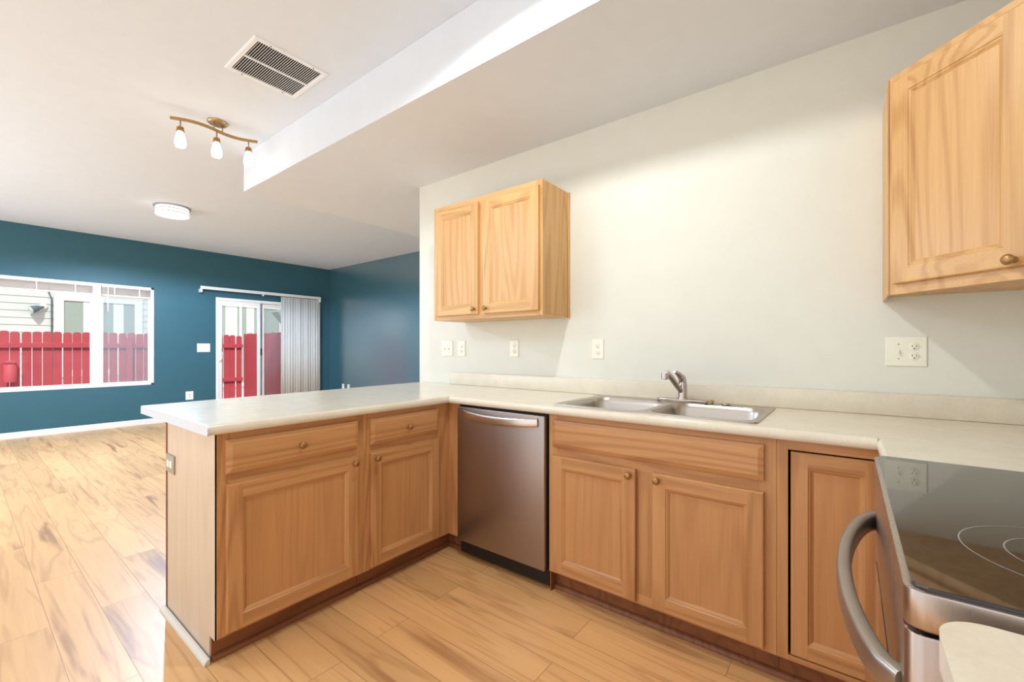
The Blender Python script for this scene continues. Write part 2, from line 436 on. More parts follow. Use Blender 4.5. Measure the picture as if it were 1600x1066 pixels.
MB().box(-1.139, -1.127, y0 - .016, y0 - .003, 1.25, 1.36, .003).build('window_latch', M['vinyl'], win)

# door_1: sliding glass door
db = MB()
y0, y1 = FY - .004, FY + .11
for (a, b, c, d) in ((DX0, DX0 + .045, 0, DZ1), (DX1 - .045, DX1, 0, DZ1), (DX0 + .045, DX1 - .045, DZ1 - .05, DZ1), (DX0 + .045, DX1 - .045, 0, .03)):
    db.box(a, b, y0, y1, c, d, .004)
door = struct(db.build('door_1', M['vinyl']))
def leaf(a, b, ya, yb, scr=False):
    s_ = MB(); t = .05
    z0, z1 = .035, DZ1 - .052
    for q in ((a, a + t, z0, z1), (b - t, b, z0, z1), (a + t, b - t, z1 - t, z1), (a + t, b - t, z0, z0 + .09)):
        s_.box(q[0], q[1], ya, yb, q[2], q[3], .003)
    o = s_.build('door_panel', M['vinyl'], door)
    MB().box(a + t, b - t, (ya + yb) / 2 - .003, (ya + yb) / 2 + .003, z0 + .09, z1 - t).build('door_pane', M['pane'], o)
    if scr: MB().box(a + .02, b - .02, yb + .012, yb + .013, z0, z1).build('insect_screen', M['screen'], o)
    return o
lf = leaf(DX0 + .047, 1.13, FY + .01, FY + .045)
rt = leaf(1.165, DX1 - .047, FY + .055, FY + .09, True)
hb = MB().tube([(DX0 + .066, FY + .008, .97), (DX0 + .068, FY - .03, .985), (DX0 + .085, FY - .045, 1.03), (DX0 + .085, FY - .045, 1.10), (DX0 + .068, FY - .03, 1.145), (DX0 + .066, FY + .008, 1.16)], .009)
hb.box(DX0 + .054, DX0 + .08, FY + .002, FY + .011, .94, 1.19, .003)
hb.build('door_handle', M['white_plastic'], lf)
MB().box(1.128, 1.162, FY + .03, FY + .062, .07, DZ1 - .06, .003).build('screen_frame', M['metal_grey'], door)
MB().box(1.128, 1.158, FY + .016, FY + .031, 1.06, 1.19, .003).build('screen_latch', M['black'], door)

# ------------------------------------------------------------------ cabinet parts
def plane(o, u, n):
    o, u, n = Vector(o), Vector(u), Vector(n)
    return lambda a, z, d: o + u * a + Vector((0, 0, z)) + n * d
def grain(u, n):
    """oak along the horizontal axis of this plane"""
    return M['oak_x'] if abs(u[0]) > .5 else M['oak_y']
def panel_door(parent, P, a0, a1, z0, z1, hmat, t=.02, stile=.055, knob=None, name='door', z='oak_z', pan='panel'):
    """frame-and-panel door: rounded outer edge, moulded inner edge, flat recessed panel"""
    R = []
    for ins, n in ((0, 0), (0, t - .004), (.0015, t - .0012), (.005, t)):
        R.append((a0 + ins, a1 - ins, z0 + ins, z1 - ins, n))
    f = MB().rings(P, R, mats=(1, 0, 1, 0))
    for (b0, b1, c0, c1, mi) in ((a0 + .005, a0 + stile, z0 + .005, z1 - .005, 0), (a1 - stile, a1 - .005, z0 + .005, z1 - .005, 0),
                                 (a0 + stile, a1 - stile, z0 + .005, z0 + stile, 1), (a0 + stile, a1 - stile, z1 - stile, z1 - .005, 1)):
        f.face([f.bm.verts.new(P(a, z, t)) for a, z in ((b0, c0), (b1, c0), (b1, c1), (b0, c1))], mi)
    R = []
    for ins, n in ((stile, t), (stile + .003, t - .0035), (stile + .007, t - .004), (stile + .011, t - .0075), (stile + .016, t - .011)):
        R.append((a0 + ins, a1 - ins, z0 + ins, z1 - ins, n))
    f.rings(P, R, mats=(1, 0, 1, 0))
    bmesh.ops.remove_doubles(f.bm, verts=f.bm.verts[:], dist=1e-6)
    d = f.build(name, [M[z], hmat], parent)
    i = stile + .0155
    MB().rings(P, [(a0 + i, a1 - i, z0 + i, z1 - i, t - .017), (a0 + i, a1 - i, z0 + i, z1 - i, t - .0112)], cap=0).build('panel', M[pan], d)
    if knob: knob_at(d, P, *knob, t)
    return d
def knob_at(parent, P, a, z, t, mat='brass'):
    c = P(a, z, t - .0005); n = (P(a, z, 1) - P(a, z, 0)).normalized()
    o = MB().lathe([(.009, 0), (.009, .002), (.0055, .005), (.005, .012), (.009, .016), (.0145, .020), (.0155, .024), (.013, .029), (.007, .0315), (0, .032)], c, n, 20).build('knob', M[mat], parent)
    return o
def slab_front(parent, P, a0, a1, z0, z1, hmat, t=.02, name='drawer_front', knob=None):
    R = []
    for ins, n in ((0, 0), (0, t - .008), (.002, t - .0065), (.016, t - .001), (.019, t)):
        R.append((a0 + ins, a1 - ins, z0 + ins, z1 - ins, n))
    o = MB().rings(P, R, cap=0).build(name, hmat, parent)
    if knob: knob_at(o, P, *knob, t)
    return o
def frame_bars(parent, P, bars, hmat, t=.019, name='face_frame', z='oak_z'):
    """bars = (a0,a1,z0,z1,horizontal?) set flush, front at n=0"""
    f = MB()
    for (a0, a1, z0, z1, h) in bars:
        f.mi = 1 if h else 0
        q = [P(a, z, n) for n in (-t, 0) for a in (a0, a1) for z in (z0, z1)]
        v = [f.bm.verts.new(p) for p in q]
        for k in ((0, 1, 3, 2), (4, 6, 7, 5), (0, 4, 5, 1), (2, 3, 7, 6), (0, 2, 6, 4), (1, 5, 7, 3)): f.face([v[i] for i in k])
    return f.build(name, [M[z], hmat], parent)
BZ0, BZ1 = 0.10, 0.876          # base cabinet box
DR0, DR1, DO0, DO1 = 0.717, 0.848, 0.114, 0.677
FXs = -0.61                     # face of the sink run

# ---- peninsula (faces -Y at y = 0)
PX0, PXM = -1.81, -1.184
Pp = plane((0, 0, 0), (1, 0, 0), (0, -1, 0))
c1 = thing('base_cabinet', 'wide oak cabinet at the free peninsula end, one drawer over one large door', 'cabinet', (-1.5, .29, 0))
MB().box(PX0 + .006, PXM - .001, .0195, .575, BZ0, BZ1 - .001).build('carcass', M['inner'], c1)
frame_bars(c1, Pp, ((PX0, PX0 + .05, BZ0, BZ1, 0), (PXM - .045, PXM - .0005, BZ0, BZ1, 0), (PX0 + .05, PXM - .045, .84, BZ1, 1), (PX0 + .05, PXM - .045, .668, .726, 1), (PX0 + .05, PXM - .045, BZ0, .14, 1)), M['oak_x'])
slab_front(c1, Pp, -1.777, -1.219, DR0, DR1, M['oak_x'], knob=(-1.497, .783))
panel_door(c1, Pp, -1.777, -1.219, DO0, DO1, M['oak_x'], knob=(-1.246, .652))
e = MB().prism([(.0, BZ0), (.0, BZ1), (.583, BZ1), (.583, 0), (.055, 0), (.055, BZ0)], PX0 - .001, PX0 + .005, 'X')
e.build('end_panel', M['oak_end'], c1)
MB().box(PX0 - .005, PX0 + .004, .5835, .592, 0.0, BZ1, .002).build('corner_bead', M['toe'], c1)
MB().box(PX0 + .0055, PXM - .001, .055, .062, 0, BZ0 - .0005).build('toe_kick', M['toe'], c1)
c2 = thing('base_cabinet', 'narrow oak drawer over door cabinet of the peninsula, beside the dishwasher corner', 'cabinet', (-.9, .29, 0))
MB().box(PXM + .001, -.03, .0195, .575, BZ0, BZ1 - .001).build('carcass', M['inner'], c2)
frame_bars(c2, Pp, ((PXM + .0005, PXM + .04, BZ0, BZ1, 0), (-.715, FXs, BZ0, BZ1, 0), (PXM + .04, -.715, .84, BZ1, 1), (PXM + .04, -.715, .668, .726, 1), (PXM + .04, -.715, BZ0, .14, 1)), M['oak_x'])
slab_front(c2, Pp, -1.149, -.702, DR0, DR1, M['oak_x'], knob=(-.924, .779))
panel_door(c2, Pp, -1.149, -.702, DO0, DO1, M['oak_x'], knob=(-1.123, .652))
MB().box(FXs, FXs + .019, -.0895, -.0005, BZ0, BZ1).build('filler_strip', M['oak_z'], c2)
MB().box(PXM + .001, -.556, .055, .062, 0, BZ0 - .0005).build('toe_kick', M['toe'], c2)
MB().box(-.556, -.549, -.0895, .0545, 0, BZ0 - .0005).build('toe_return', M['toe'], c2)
# back panel of the peninsula towards the living room
MB().box(PX0 + .006, -.005, .576, .583, 0, BZ1).build('back_panel', M['oak_end'], c1)

# ---- dishwasher
DY0, DY1 = -.698, -.094
dw = thing('dishwasher', 'stainless steel dishwasher with a bowed bar handle, built in at the inner corner', 'dishwasher', (-.33, -.396, 0))
MB().box(-.60, -.03, DY0 - .002, DY1 + .002, .02, .868).build('body', M['black'], dw)
o = MB().box(-.636, -.6005, DY0 + .004, DY1 - .002, .098, .862, .006, 3).build('door', M['dw'], dw); smooth(o)
pts = []
for i in range(25):
    a = i / 24; y = -.150 - .505 * a
    pts.append((-.640 - .034 * math.sin(PI * min(1, max(0, a))) ** .6, y, .826 - .010 * math.sin(PI * a)))
smooth(MB().tube(pts, .01, 16, flat=(.008, .021)).build('handle', M['ss_y'], dw))
MB().box(-.585, -.56, DY0, DY1 - .035, .012, .096, .003).build('toe_panel', M['black'], dw)

# ---- sink base cabinet (faces -X at x = -.61)
Ps = plane((FXs, 0, 0), (0, -1, 0), (-1, 0, 0))     # a = -y
c3 = thing('base_cabinet', 'oak sink cabinet with long false drawer front over two doors, right of dishwasher', 'cabinet', (-.3, -1.18, 0))
S0, S1 = .7065, 1.668
MB().box(-.59, -.03, -S1 + .002, -S0 - .002, BZ0, .70).build('carcass', M['inner'], c3)
frame_bars(c3, Ps, ((S0, S0 + .045, BZ0, BZ1, 0), (S1 - .055, S1 - .0005, BZ0, BZ1, 0), (S0 + .045, S1 - .055, .84, BZ1, 1), (S0 + .045, S1 - .055, .665, .730, 1), (S0 + .045, S1 - .055, BZ0, .145, 1), (1.135, 1.242, .145, .665, 0)), M['oak_y'])
slab_front(c3, Ps, .733, 1.630, DR0, DR1, M['oak_y'], name='false_front')
panel_door(c3, Ps, .733, 1.152, DO0, DO1, M['oak_y'], knob=(1.128, .652))
panel_door(c3, Ps, 1.225, 1.630, DO0, DO1, M['oak_y'], knob=(1.249, .652))
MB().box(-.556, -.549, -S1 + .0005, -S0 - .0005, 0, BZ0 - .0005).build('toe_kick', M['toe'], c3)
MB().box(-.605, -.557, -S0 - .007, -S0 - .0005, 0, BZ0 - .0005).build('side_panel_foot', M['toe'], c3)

# ---- corner base cabinet with folding doors at a right angle
BF = -1.985                     # face of the run along the back wall
c4 = thing('base_cabinet', 'oak corner base cabinet with an inset door, between sink cabinet and cooker', 'cabinet', (-.3, -2.1, 0))
A0 = 1.6685
frame_bars(c4, Ps, ((A0, 1.702, BZ0, BZ1, 0), (1.702, 1.984, .84, BZ1, 1), (1.702, 1.984, BZ0, .118, 1)), M['oak_y'])
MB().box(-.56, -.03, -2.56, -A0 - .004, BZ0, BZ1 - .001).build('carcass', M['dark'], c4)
panel_door(c4, plane((FXs + .019, 0, 0), (0, -1, 0), (-1, 0, 0)), 1.710, 1.962, .122, .834, M['oak_y'], stile=.05)
Pb = plane((0, BF, 0), (-1, 0, 0), (0, 1, 0))        # a = -x
frame_bars(c4, Pb, ((.925, .960, BZ0, BZ1, 0), (.61, .925, .84, BZ1, 1), (.61, .925, BZ0, .118, 1)), M['oak_x'])
panel_door(c4, plane((0, BF - .019, 0), (-1, 0, 0), (0, 1, 0)), .634, .917, .122, .834, M['oak_x'], stile=.05, name='return_door')
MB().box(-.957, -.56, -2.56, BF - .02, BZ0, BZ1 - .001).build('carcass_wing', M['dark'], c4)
MB().box(-.556, -.549, BF - .04, -A0 - .0005, 0, BZ0 - .0005).build('toe_kick', M['toe'], c4)
MB().box(-.957, -.557, BF - .047, BF - .04, 0, BZ0 - .0005).build('toe_kick', M['toe'], c4)

# ---- cabinet under the worktop near the camera, left of the cooker
c5 = thing('base_cabinet', 'oak base cabinet under the near worktop beside the cooker, mostly hidden', 'cabinet', (-2.1, -2.3, 0))
MB().box(-2.45, -1.752, -2.56, BF - .02, BZ0, BZ1 - .001).build('carcass', M['oak_z'], c5)
frame_bars(c5, Pb, ((1.752, 1.80, BZ0, BZ1, 0), (2.40, 2.45, BZ0, BZ1, 0), (1.80, 2.40, .84, BZ1, 1), (1.80, 2.40, BZ0, .14, 1), (1.80, 2.40, .668, .726, 1)), M['oak_x'])
slab_front(c5, Pb, 1.785, 2.415, DR0, DR1, M['oak_x'])
panel_door(c5, Pb, 1.785, 2.415, DO0, DO1, M['oak_x'])
MB().box(-2.45, -1.752, BF - .047, BF - .04, 0, BZ0 - .0005).build('toe_kick', M['toe'], c5)

# ---- shoe mouldings along the toe kicks
def shoe(name, pts, mat):
    """quarter round swept along a mitred path; inside of the path is to the left"""
    f = MB(); prof = [(0, 0)] + [(.019 * math.cos(a), .021 * math.sin(a)) for a in [i * PI / 2 / 6 for i in range(7)]]
    P2 = [Vector((p[0], p[1])) for p in pts]; rows = []
    for i, p in enumerate(P2):
        d0 = (p - P2[i - 1]).normalized() if i else None
        d1 = (P2[i + 1] - p).normalized() if i < len(P2) - 1 else None
        n0 = Vector((d0.y, -d0.x)) if d0 else None; n1 = Vector((d1.y, -d1.x)) if d1 else None
        if n0 and n1: m = (n0 + n1); m = m / m.dot(n0) if m.dot(n0) else n0
        else: m = n0 or n1
        rows.append([f.bm.verts.new((p.x + m.x * a, p.y + m.y * a, .0005 + b)) for a, b in prof])
    for A, B in zip(rows, rows[1:]):
        for k in range(len(prof)):
            f.face([A[k], A[(k + 1) % len(prof)], B[(k + 1) % len(prof)], B[k]])
    f.face(rows[0]); f.face(rows[-1][::-1])
    return struct(smooth(f.build(name, mat), 50))
shoe('trim_1', [(PX0 + .004, .0545), (-.5565, .0545), (-.5565, -.088)], M['toe'])
shoe('trim_2', [(-.5565, -.714), (-.5565, BF - .039), (-.957, BF - .039)], M['toe'])
shoe('trim_3', [(PX0 - .0055, .605), (PX0 - .0055, .034)], plain('shoe_grey', (206, 200, 188), .5))

# ------------------------------------------------------------------ worktops
CT0, CT1 = .876, .914
wt = thing('countertop', 'cream laminate worktop running over the peninsula and along the sink wall', 'countertop', (-.4, -.6, CT0))
SK = dict(y0=-1.605, y1=-.705, x0=-.590, x1=-.060)   # sink rim
CF, PFy, CB = -.650, -.041, (.865, .940)
HX0, HX1, HY0, HY1 = SK['x0'] + .012, SK['x1'] - .012, SK['y0'] + .012, SK['y1'] - .012
def postform(f, a, b, axis, edge, sign):
    """rolled front nosing along an edge"""
    r = (CT1 - CT0) / 2; pr = []
    for i in range(9):
        an = PI / 2 - i * PI / 8
        pr.append((edge + sign * (-.012 + .012 * math.cos(an)), CT0 + r + r * math.sin(an)))
    pr = [(edge - sign * .012, CT0)] + pr[::-1][0:] 
    seen = []; [seen.append(p) for p in pr if not seen or (abs(p[0] - seen[-1][0]) + abs(p[1] - seen[-1][1])) > 1e-5]
    f.prism(seen, a, b, axis)
f = MB()
e = .012
# peninsula slab (its back edge runs slightly out of square), sink run slabs around the cut-out, corner piece
f.prism([(-1.842, PFy + e), (-.003, PFy + e), (-.003, CB[1]), (-1.842, CB[0])], CT0, CT1)
YC = BY + .003
for (a, b, c, d) in ((CF + e, HX0, PFy + e, YC), (HX1, -.003, PFy + e, YC), (HX0, HX1, HY1, PFy + e), (HX0, HX1, YC, HY0)):
    f.box(a, b, c, d, CT0, CT1)
f.box(-.962, CF + e, YC, BF + .045 - e, CT0, CT1)
postform(f, -1.842, CF + .002, 'X', PFy, -1)      # profile in (y, z)
postform(f, BF + .043, PFy + .002, 'Y', CF, -1)
postform(f, -.962, CF + .002, 'X', BF + .045, 1)
top = f.build('worktop', M['laminate'], wt); smooth(top, 35)
f = MB()
f.box(-.022, -.0025, YC, .608, CT1 + .0002, 1.008, .004)
f.box(-.962, -.0225, YC, YC + .019, CT1 + .0002, 1.008, .004)
smooth(f.build('backsplash', M['laminate'], wt))
cp = MB().prism([(PFy + .002, CT0), (PFy - .002, CT0 + .008), (PFy - .002, CT1 - .010), (PFy + .006, CT1), (CB[0] - .006, CT1), (CB[0], CT1 - .008), (CB[0], CT0)], -1.8475, -1.8421, 'X')
cp.build('end_cap', M['cap'], wt)

wt2 = thing('countertop', 'pale worktop end with a rounded corner, near right, left of the cooker', 'countertop', (-2.1, -2.3, CT0))
rr = .045; ex, ey = -1.7655, BF + .042
pts = [(ex, YC)] + [(ex - rr + rr * math.cos(a), ey - rr + rr * math.sin(a)) for a in [i * PI / 2 / 20 for i in range(21)]] + [(-2.46, ey), (-2.46, YC)]
smooth(MB().prism(pts, CT0, CT1, 'Z', .006, 3, 'caps').build('worktop', M['laminate'], wt2), 35)
MB().box(-2.46, ex - .02, YC, YC + .019, CT1 + .0002, 1.008, .004).build('backsplash', M['laminate'], wt2)

# ------------------------------------------------------------------ sink and tap
sk = thing('sink', 'double bowl stainless steel sink set into the worktop', 'sink', (-.32, -1.155, CT1))
def rrect(x0, x1, y0, y1, r, n=6):
    P = []
    for cx, cy, a0 in ((x1 - r, y1 - r, 0), (x0 + r, y1 - r, PI / 2), (x0 + r, y0 + r, PI), (x1 - r, y0 + r, 3 * PI / 2)):
        for i in range(n + 1):
            a = a0 + i * PI / 2 / n; P.append((cx + r * math.cos(a), cy + r * math.sin(a)))
    return P
f = MB(); bmx = f.bm
zt = CT1 + .006
def loop(P, z): return [bmx.verts.new((x, y, z)) for x, y in P]
def bridge(A, B):
    for i in range(len(A)):
        q = f.face([A[i], A[(i + 1) % len(A)], B[(i + 1) % len(B)], B[i]]); 
outer = loop(rrect(SK['x0'], SK['x1'], SK['y0'], SK['y1'], .03), CT1 + .0005)
rim = loop(rrect(SK['x0'] + .003, SK['x1'] - .003, SK['y0'] + .003, SK['y1'] - .003, .028), zt)
bridge(outer, rim)
rim2 = loop(rrect(SK['x0'] + .014, SK['x1'] - .014, SK['y0'] + .014, SK['y1'] - .014, .02), zt - .002)
bridge(rim, rim2)
bowls = []
for (ya, yb) in ((-1.144, -.738), (-1.578, -1.172)):
    bx0, bx1 = -.560, -.150
    L0 = loop(rrect(bx0, bx1, ya, yb, .075), zt - .002)
    bowls.append(L0)
    prev = L0
    for ins, z in ((.006, zt - .010), (.012, zt - .03), (.022, zt - .14), (.034, zt - .165), (.06, zt - .178)):
        cur = loop(rrect(bx0 + ins, bx1 - ins, ya + ins, yb - ins, max(.02, .075 - ins * .5)), z); bridge(prev, cur); prev = cur
    f.face(prev)
edges = []
for Lp in [rim2] + bowls:
    for i in range(len(Lp)):
        ed = bmx.edges.get((Lp[i], Lp[(i + 1) % len(Lp)])); edges.append(ed)
bmesh.ops.triangle_fill(bmx, edges=edges, use_beauty=True, use_dissolve=False)
smooth(f.build('basin', M['sinkss'], sk), 45)
for cy in (-.951, -1.366):
    MB().lathe([(.042, 0), (.042, .002), (.034, .003), (.030, -.004), (0, -.005)], (-.35, cy, zt - .178), n=24).build('drain', M['chrome'], sk)
MB().lathe([(.019, 0), (.019, .005), (.014, .008), (0, .009)], (-.105, -1.40, zt - .0005), n=20).build('hole_cover', M['chrome'], sk)
fc = thing('faucet', 'single lever chrome kitchen tap with its spout raised, behind the double sink', 'faucet', (-.108, -1.195, zt - .001))
b_ = MB().prism(rrect(-.136, -.080, -1.325, -1.065, .027), zt - .001, zt + .014, 'Z', .005, 3, 'caps')
smooth(b_.build('deck_plate', M['chrome'], fc))
MB().box(-.132, -.088, -1.342, -1.32, zt - .001, zt + .018, .004).build('plate_end', M['nickel'], fc)
FX0, FY0 = -.108, -1.195
smooth(MB().lathe([(.026, 0), (.026, .006), (.0225, .012), (.022, .07), (.021, .085), (.015, .10), (0, .104)], (FX0, FY0, zt + .013), n=28).build('body', M['chrome'], fc), 50)
sp = [(FX0 - .012, FY0 + .004, zt + .055), (FX0 - .06, FY0 + .012, zt + .088), (FX0 - .11, FY0 + .022, zt + .128), (FX0 - .150, FY0 + .030, zt + .152), (FX0 - .170, FY0 + .034, zt + .155)]
smooth(MB().tube(sp, .014, 16, rads=[.013, .0135, .014, .0155, .0165]).build('spout', M['chrome'], fc), 50)
smooth(MB().lathe([(.0165, 0), (.0175, -.004), (.017, -.030), (.012, -.032), (0, -.0325)], (FX0 - .168, FY0 + .034, zt + .154), n=20).build('aerator', M['chrome'], fc), 50)
lv = [(FX0, FY0, zt + .10), (FX0 - .004, FY0 + .002, zt + .122), (FX0 - .025, FY0 + .01, zt + .140), (FX0 - .05, FY0 + .016, zt + .152), (FX0 - .066, FY0 + .02, zt + .156)]
smooth(MB().tube(lv, .012, 14, rads=[.021, .019, .014, .010, .007]).build('lever', M['chrome'], fc), 50)

# ------------------------------------------------------------------ cooker
CX0, CX1 = -1.742, -.972        # near side, far side
ck = thing('cooker', 'stainless steel electric cooker with a black glass hob and a bowed oven handle', 'cooker', (-1.357, -2.27, 0))
MB().box(CX0 + .004, CX1 - .004, BY + .02, -1.978, .02, .874).build('body', M['ss'], ck)
# fascia band wrapping round the front corners, and the rim
fr_ = -1.922
def wrap(r, inset=0.0, back=BY + .03):
    x0, x1, y1 = CX0 + inset, CX1 - inset, fr_ - inset
    P = [(x0, back)] + [(x0 + r - r * math.cos(a), y1 - r + r * math.sin(a)) for a in [i * PI / 2 / 8 for i in range(9)]]
    P += [(x1 - r + r * math.sin(a), y1 - r + r * math.cos(a)) for a in [i * PI / 2 / 8 for i in range(9)]] + [(x1, back)]
    return P
smooth(MB().prism(wrap(.018), .878, .9215, 'Z', .002, 2, 'caps').build('hob_surround', M['ss'], ck), 40)
hg = MB().prism(wrap(.014, .007), .9217, .926, 'Z', .0012, 2, 'caps').build('hob_glass', M['hobglass'], ck)
def ringmesh(cx, cy, r, wd=.0016):
    f = MB(); n = 72
    A = [f.bm.verts.new((cx + (r - wd / 2) * math.cos(2 * PI * i / n), cy + (r - wd / 2) * math.sin(2 * PI * i / n), .9263)) for i in range(n)]
    B = [f.bm.verts.new((cx + (r + wd / 2) * math.cos(2 * PI * i / n), cy + (r + wd / 2) * math.sin(2 * PI * i / n), .9263)) for i in range(n)]
    for i in range(n): f.face([A[i], B[i], B[(i + 1) % n], A[(i + 1) % n]])
    return f.build('burner_ring', M['ring'], hg)
for cx, cy, r in ((-1.541, -2.117, .122), (-1.543, -2.122, .084), (-1.18, -2.30, .09), (-1.535, -2.43, .08), (-1.18, -2.47, .06)):
    ringmesh(cx, cy, r)
smooth(MB().prism(wrap(.016, .001, -1.974), .200, .872, 'Z', .003, 2, 'caps').build('oven_door', M['ss'], ck), 40)
MB().box(CX0 + .12, CX1 - .12, -1.924, -1.9215, .30, .70, .001).build('oven_window', M['hobglass'], ck)
pts = []
for i in range(33):
    a = i / 32; x = CX1 - .055 - (CX1 - CX0 - .11) * a
    s_ = math.sin(PI * a) ** .55 if 0 < a < 1 else 0
    pts.append((x, -1.926 + .062 * s_, .775))
smooth(MB().tube(pts, .012, 18, flat=(.012, .021)).build('oven_handle', M['ss_x'], ck), 50)
smooth(MB().prism(wrap(.016, .001, -1.974), .03, .192, 'Z', .003, 2, 'caps').build('drawer', M['ss'], ck), 40)
bgd = MB().box(CX0 + .002, CX1 - .002, BY + .004, BY + .06, .9265, 1.12, .008).build('control_panel', M['ss'], ck)
for i, x in enumerate((-1.65, -1.53, -1.18, -1.06)):
    MB().lathe([(.02, 0), (.022, .004), (.02, .022), (0, .024)], (x, BY + .06, 1.03), (0, 1, 0), 20).build('knob', M['black'], bgd)

# ------------------------------------------------------------------ wall cabinets
UZ0, UZ1 = 1.39, 2.184
u1 = thing('wall_cabinet', 'two door oak wall cabinet on the white wall above the peninsula corner', 'cabinet', (-.15, 0, UZ0))
UY0, UY1, UXF = -.462, .466, -.305
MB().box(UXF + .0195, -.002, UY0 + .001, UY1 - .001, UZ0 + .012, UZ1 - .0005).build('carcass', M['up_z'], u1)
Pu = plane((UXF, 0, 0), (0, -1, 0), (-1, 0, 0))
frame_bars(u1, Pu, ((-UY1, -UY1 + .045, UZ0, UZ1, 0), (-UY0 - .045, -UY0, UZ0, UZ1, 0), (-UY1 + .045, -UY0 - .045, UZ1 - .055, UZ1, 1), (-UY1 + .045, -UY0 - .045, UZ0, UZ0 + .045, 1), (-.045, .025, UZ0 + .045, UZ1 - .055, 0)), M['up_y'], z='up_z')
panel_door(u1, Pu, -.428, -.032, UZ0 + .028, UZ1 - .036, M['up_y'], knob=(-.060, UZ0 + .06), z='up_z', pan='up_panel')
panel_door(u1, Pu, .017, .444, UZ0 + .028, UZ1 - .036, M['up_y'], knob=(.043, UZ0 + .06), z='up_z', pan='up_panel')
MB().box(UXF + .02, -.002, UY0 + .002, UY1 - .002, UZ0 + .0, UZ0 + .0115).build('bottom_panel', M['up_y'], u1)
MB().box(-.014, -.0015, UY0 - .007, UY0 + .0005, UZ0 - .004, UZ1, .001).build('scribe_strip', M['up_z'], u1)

u2 = thing('wall_cabinet', 'oak corner wall cabinet with one angled door, high on the right', 'cabinet', (-.25, -2.3, UZ0))
A_, B_ = (-.305, -1.990), (-.61, -2.290)
foot = [(-.002, -1.990), (A_[0] + .016, A_[1]), (B_[0], B_[1] - .016), (-.61, BY + .002), (-.002, BY + .002)]
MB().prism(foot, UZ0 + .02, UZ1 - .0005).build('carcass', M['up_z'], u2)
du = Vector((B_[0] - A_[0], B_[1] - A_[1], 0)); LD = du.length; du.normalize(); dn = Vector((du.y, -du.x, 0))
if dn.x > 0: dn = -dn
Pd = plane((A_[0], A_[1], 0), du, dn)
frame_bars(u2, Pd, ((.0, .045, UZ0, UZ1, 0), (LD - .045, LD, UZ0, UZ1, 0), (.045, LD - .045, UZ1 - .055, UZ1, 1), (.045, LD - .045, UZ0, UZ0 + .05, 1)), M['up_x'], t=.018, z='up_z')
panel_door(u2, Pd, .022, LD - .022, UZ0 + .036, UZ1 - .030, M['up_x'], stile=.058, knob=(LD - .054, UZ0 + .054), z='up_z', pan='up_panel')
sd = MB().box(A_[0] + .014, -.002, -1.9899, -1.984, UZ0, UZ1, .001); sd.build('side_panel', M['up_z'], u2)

# ------------------------------------------------------------------ outlets and switches
def outlet_face(parent, P, a, z):
    """two three-pin sockets"""
    for dz in (.0195, -.0195):
        c = P(a, z + dz, .0062); n = (P(a, z, 1) - P(a, z, 0)).normalized()
        s_ = MB().lathe([(.0172, -.001), (.0172, .0008), (.0162, .0016), (0, .0017)], c, n, 24).build('socket', M['plate'], parent)
        f = MB()
        for (da, dzz, wd, ht) in ((-.0063, .003, .0011, .0042), (.0063, .003, .0011, .0036), (0, -.0075, .0024, .0022)):
            R = [(a + da - wd, a + da + wd, z + dz + dzz - ht, z + dz + dzz + ht, .0076), (a + da - wd, a + da + wd, z + dz + dzz - ht, z + dz + dzz + ht, .0082)]
            f.rings(P, R, cap=0)
        f.build('pin_slots', M['slot'], s_)
def toggle(parent, P, a, z, up=1):
    f = MB().rings(P, [(a - .0045, a + .0045, z - .011, z + .011, .0055), (a - .0042, a + .0042, z - .0105, z + .0105, .0075)], cap=0)
    q = [P(a + da, z + dz, n) for (n, dz0, hh, ww) in ((.007, 0, .006, .0032), (.018, up * .007, .003, .0026)) for da, dz in ((-ww, dz0 - hh), (ww, dz0 - hh), (ww, dz0 + hh), (-ww, dz0 + hh))]
    v = [f.bm.verts.new(p) for p in q]
    for i in range(4): f.face([v[i], v[(i + 1) % 4], v[4 + (i + 1) % 4], v[4 + i]])
    f.face(v[4:])
    t_ = f.build('toggle', M['plate'], parent)
    for dz in (.030, -.030):
        n = (P(a, z, 1) - P(a, z, 0)).normalized()
        MB().lathe([(.0026, -.0005), (.0026, .0008), (0, .001)], P(a, z + dz, .006), n, 10).build('screw', M['nickel'], parent)
def wall_plate(name, label, cat, P, a, z, w, h, mat='plate', group=None):
    t_ = thing(name, label, cat, P(a, z, 0), group)
    R = [(a - w / 2 + i, a + w / 2 - i, z - h / 2 + i, z + h / 2 - i, n) for i, n in ((0, .0005), (0, .003), (.003, .0058), (.006, .0062))]
    smooth(MB().rings(P, R, cap=0).build('plate', M[mat], t_), 30)
    return t_
Pw = plane((0, 0, 0), (0, -1, 0), (-1, 0, 0))
p_ = wall_plate('light_switch', 'double white toggle switch at the left end of the sink wall', 'light switch', Pw, -.650, 1.192, .125, .12)
toggle(p_, Pw, -.673, 1.192, -1); toggle(p_, Pw, -.627, 1.192, -1)
p_ = wall_plate('wall_outlet', 'narrow white outlet beside the double switch under the two door cabinet', 'outlet', Pw, -.489, 1.192, .075, .118); outlet_face(p_, Pw, -.489, 1.192)
p_ = wall_plate('wall_outlet', 'white outlet alone in the middle of the shade below the two door cabinet', 'outlet', Pw, .022, 1.193, .078, .12); outlet_face(p_, Pw, .022, 1.193)
p_ = wall_plate('wall_outlet', 'white outlet on the lit white wall left of the sink', 'outlet', Pw, .664, 1.19, .078, .12); outlet_face(p_, Pw, .664, 1.19)
p_ = wall_plate('switch_outlet', 'ivory combined toggle switch and outlet plate below the corner wall cabinet', 'outlet', Pw, 2.057, 1.182, .128, .123); toggle(p_, Pw, 2.034, 1.182, -1); outlet_face(p_, Pw, 2.082, 1.182)
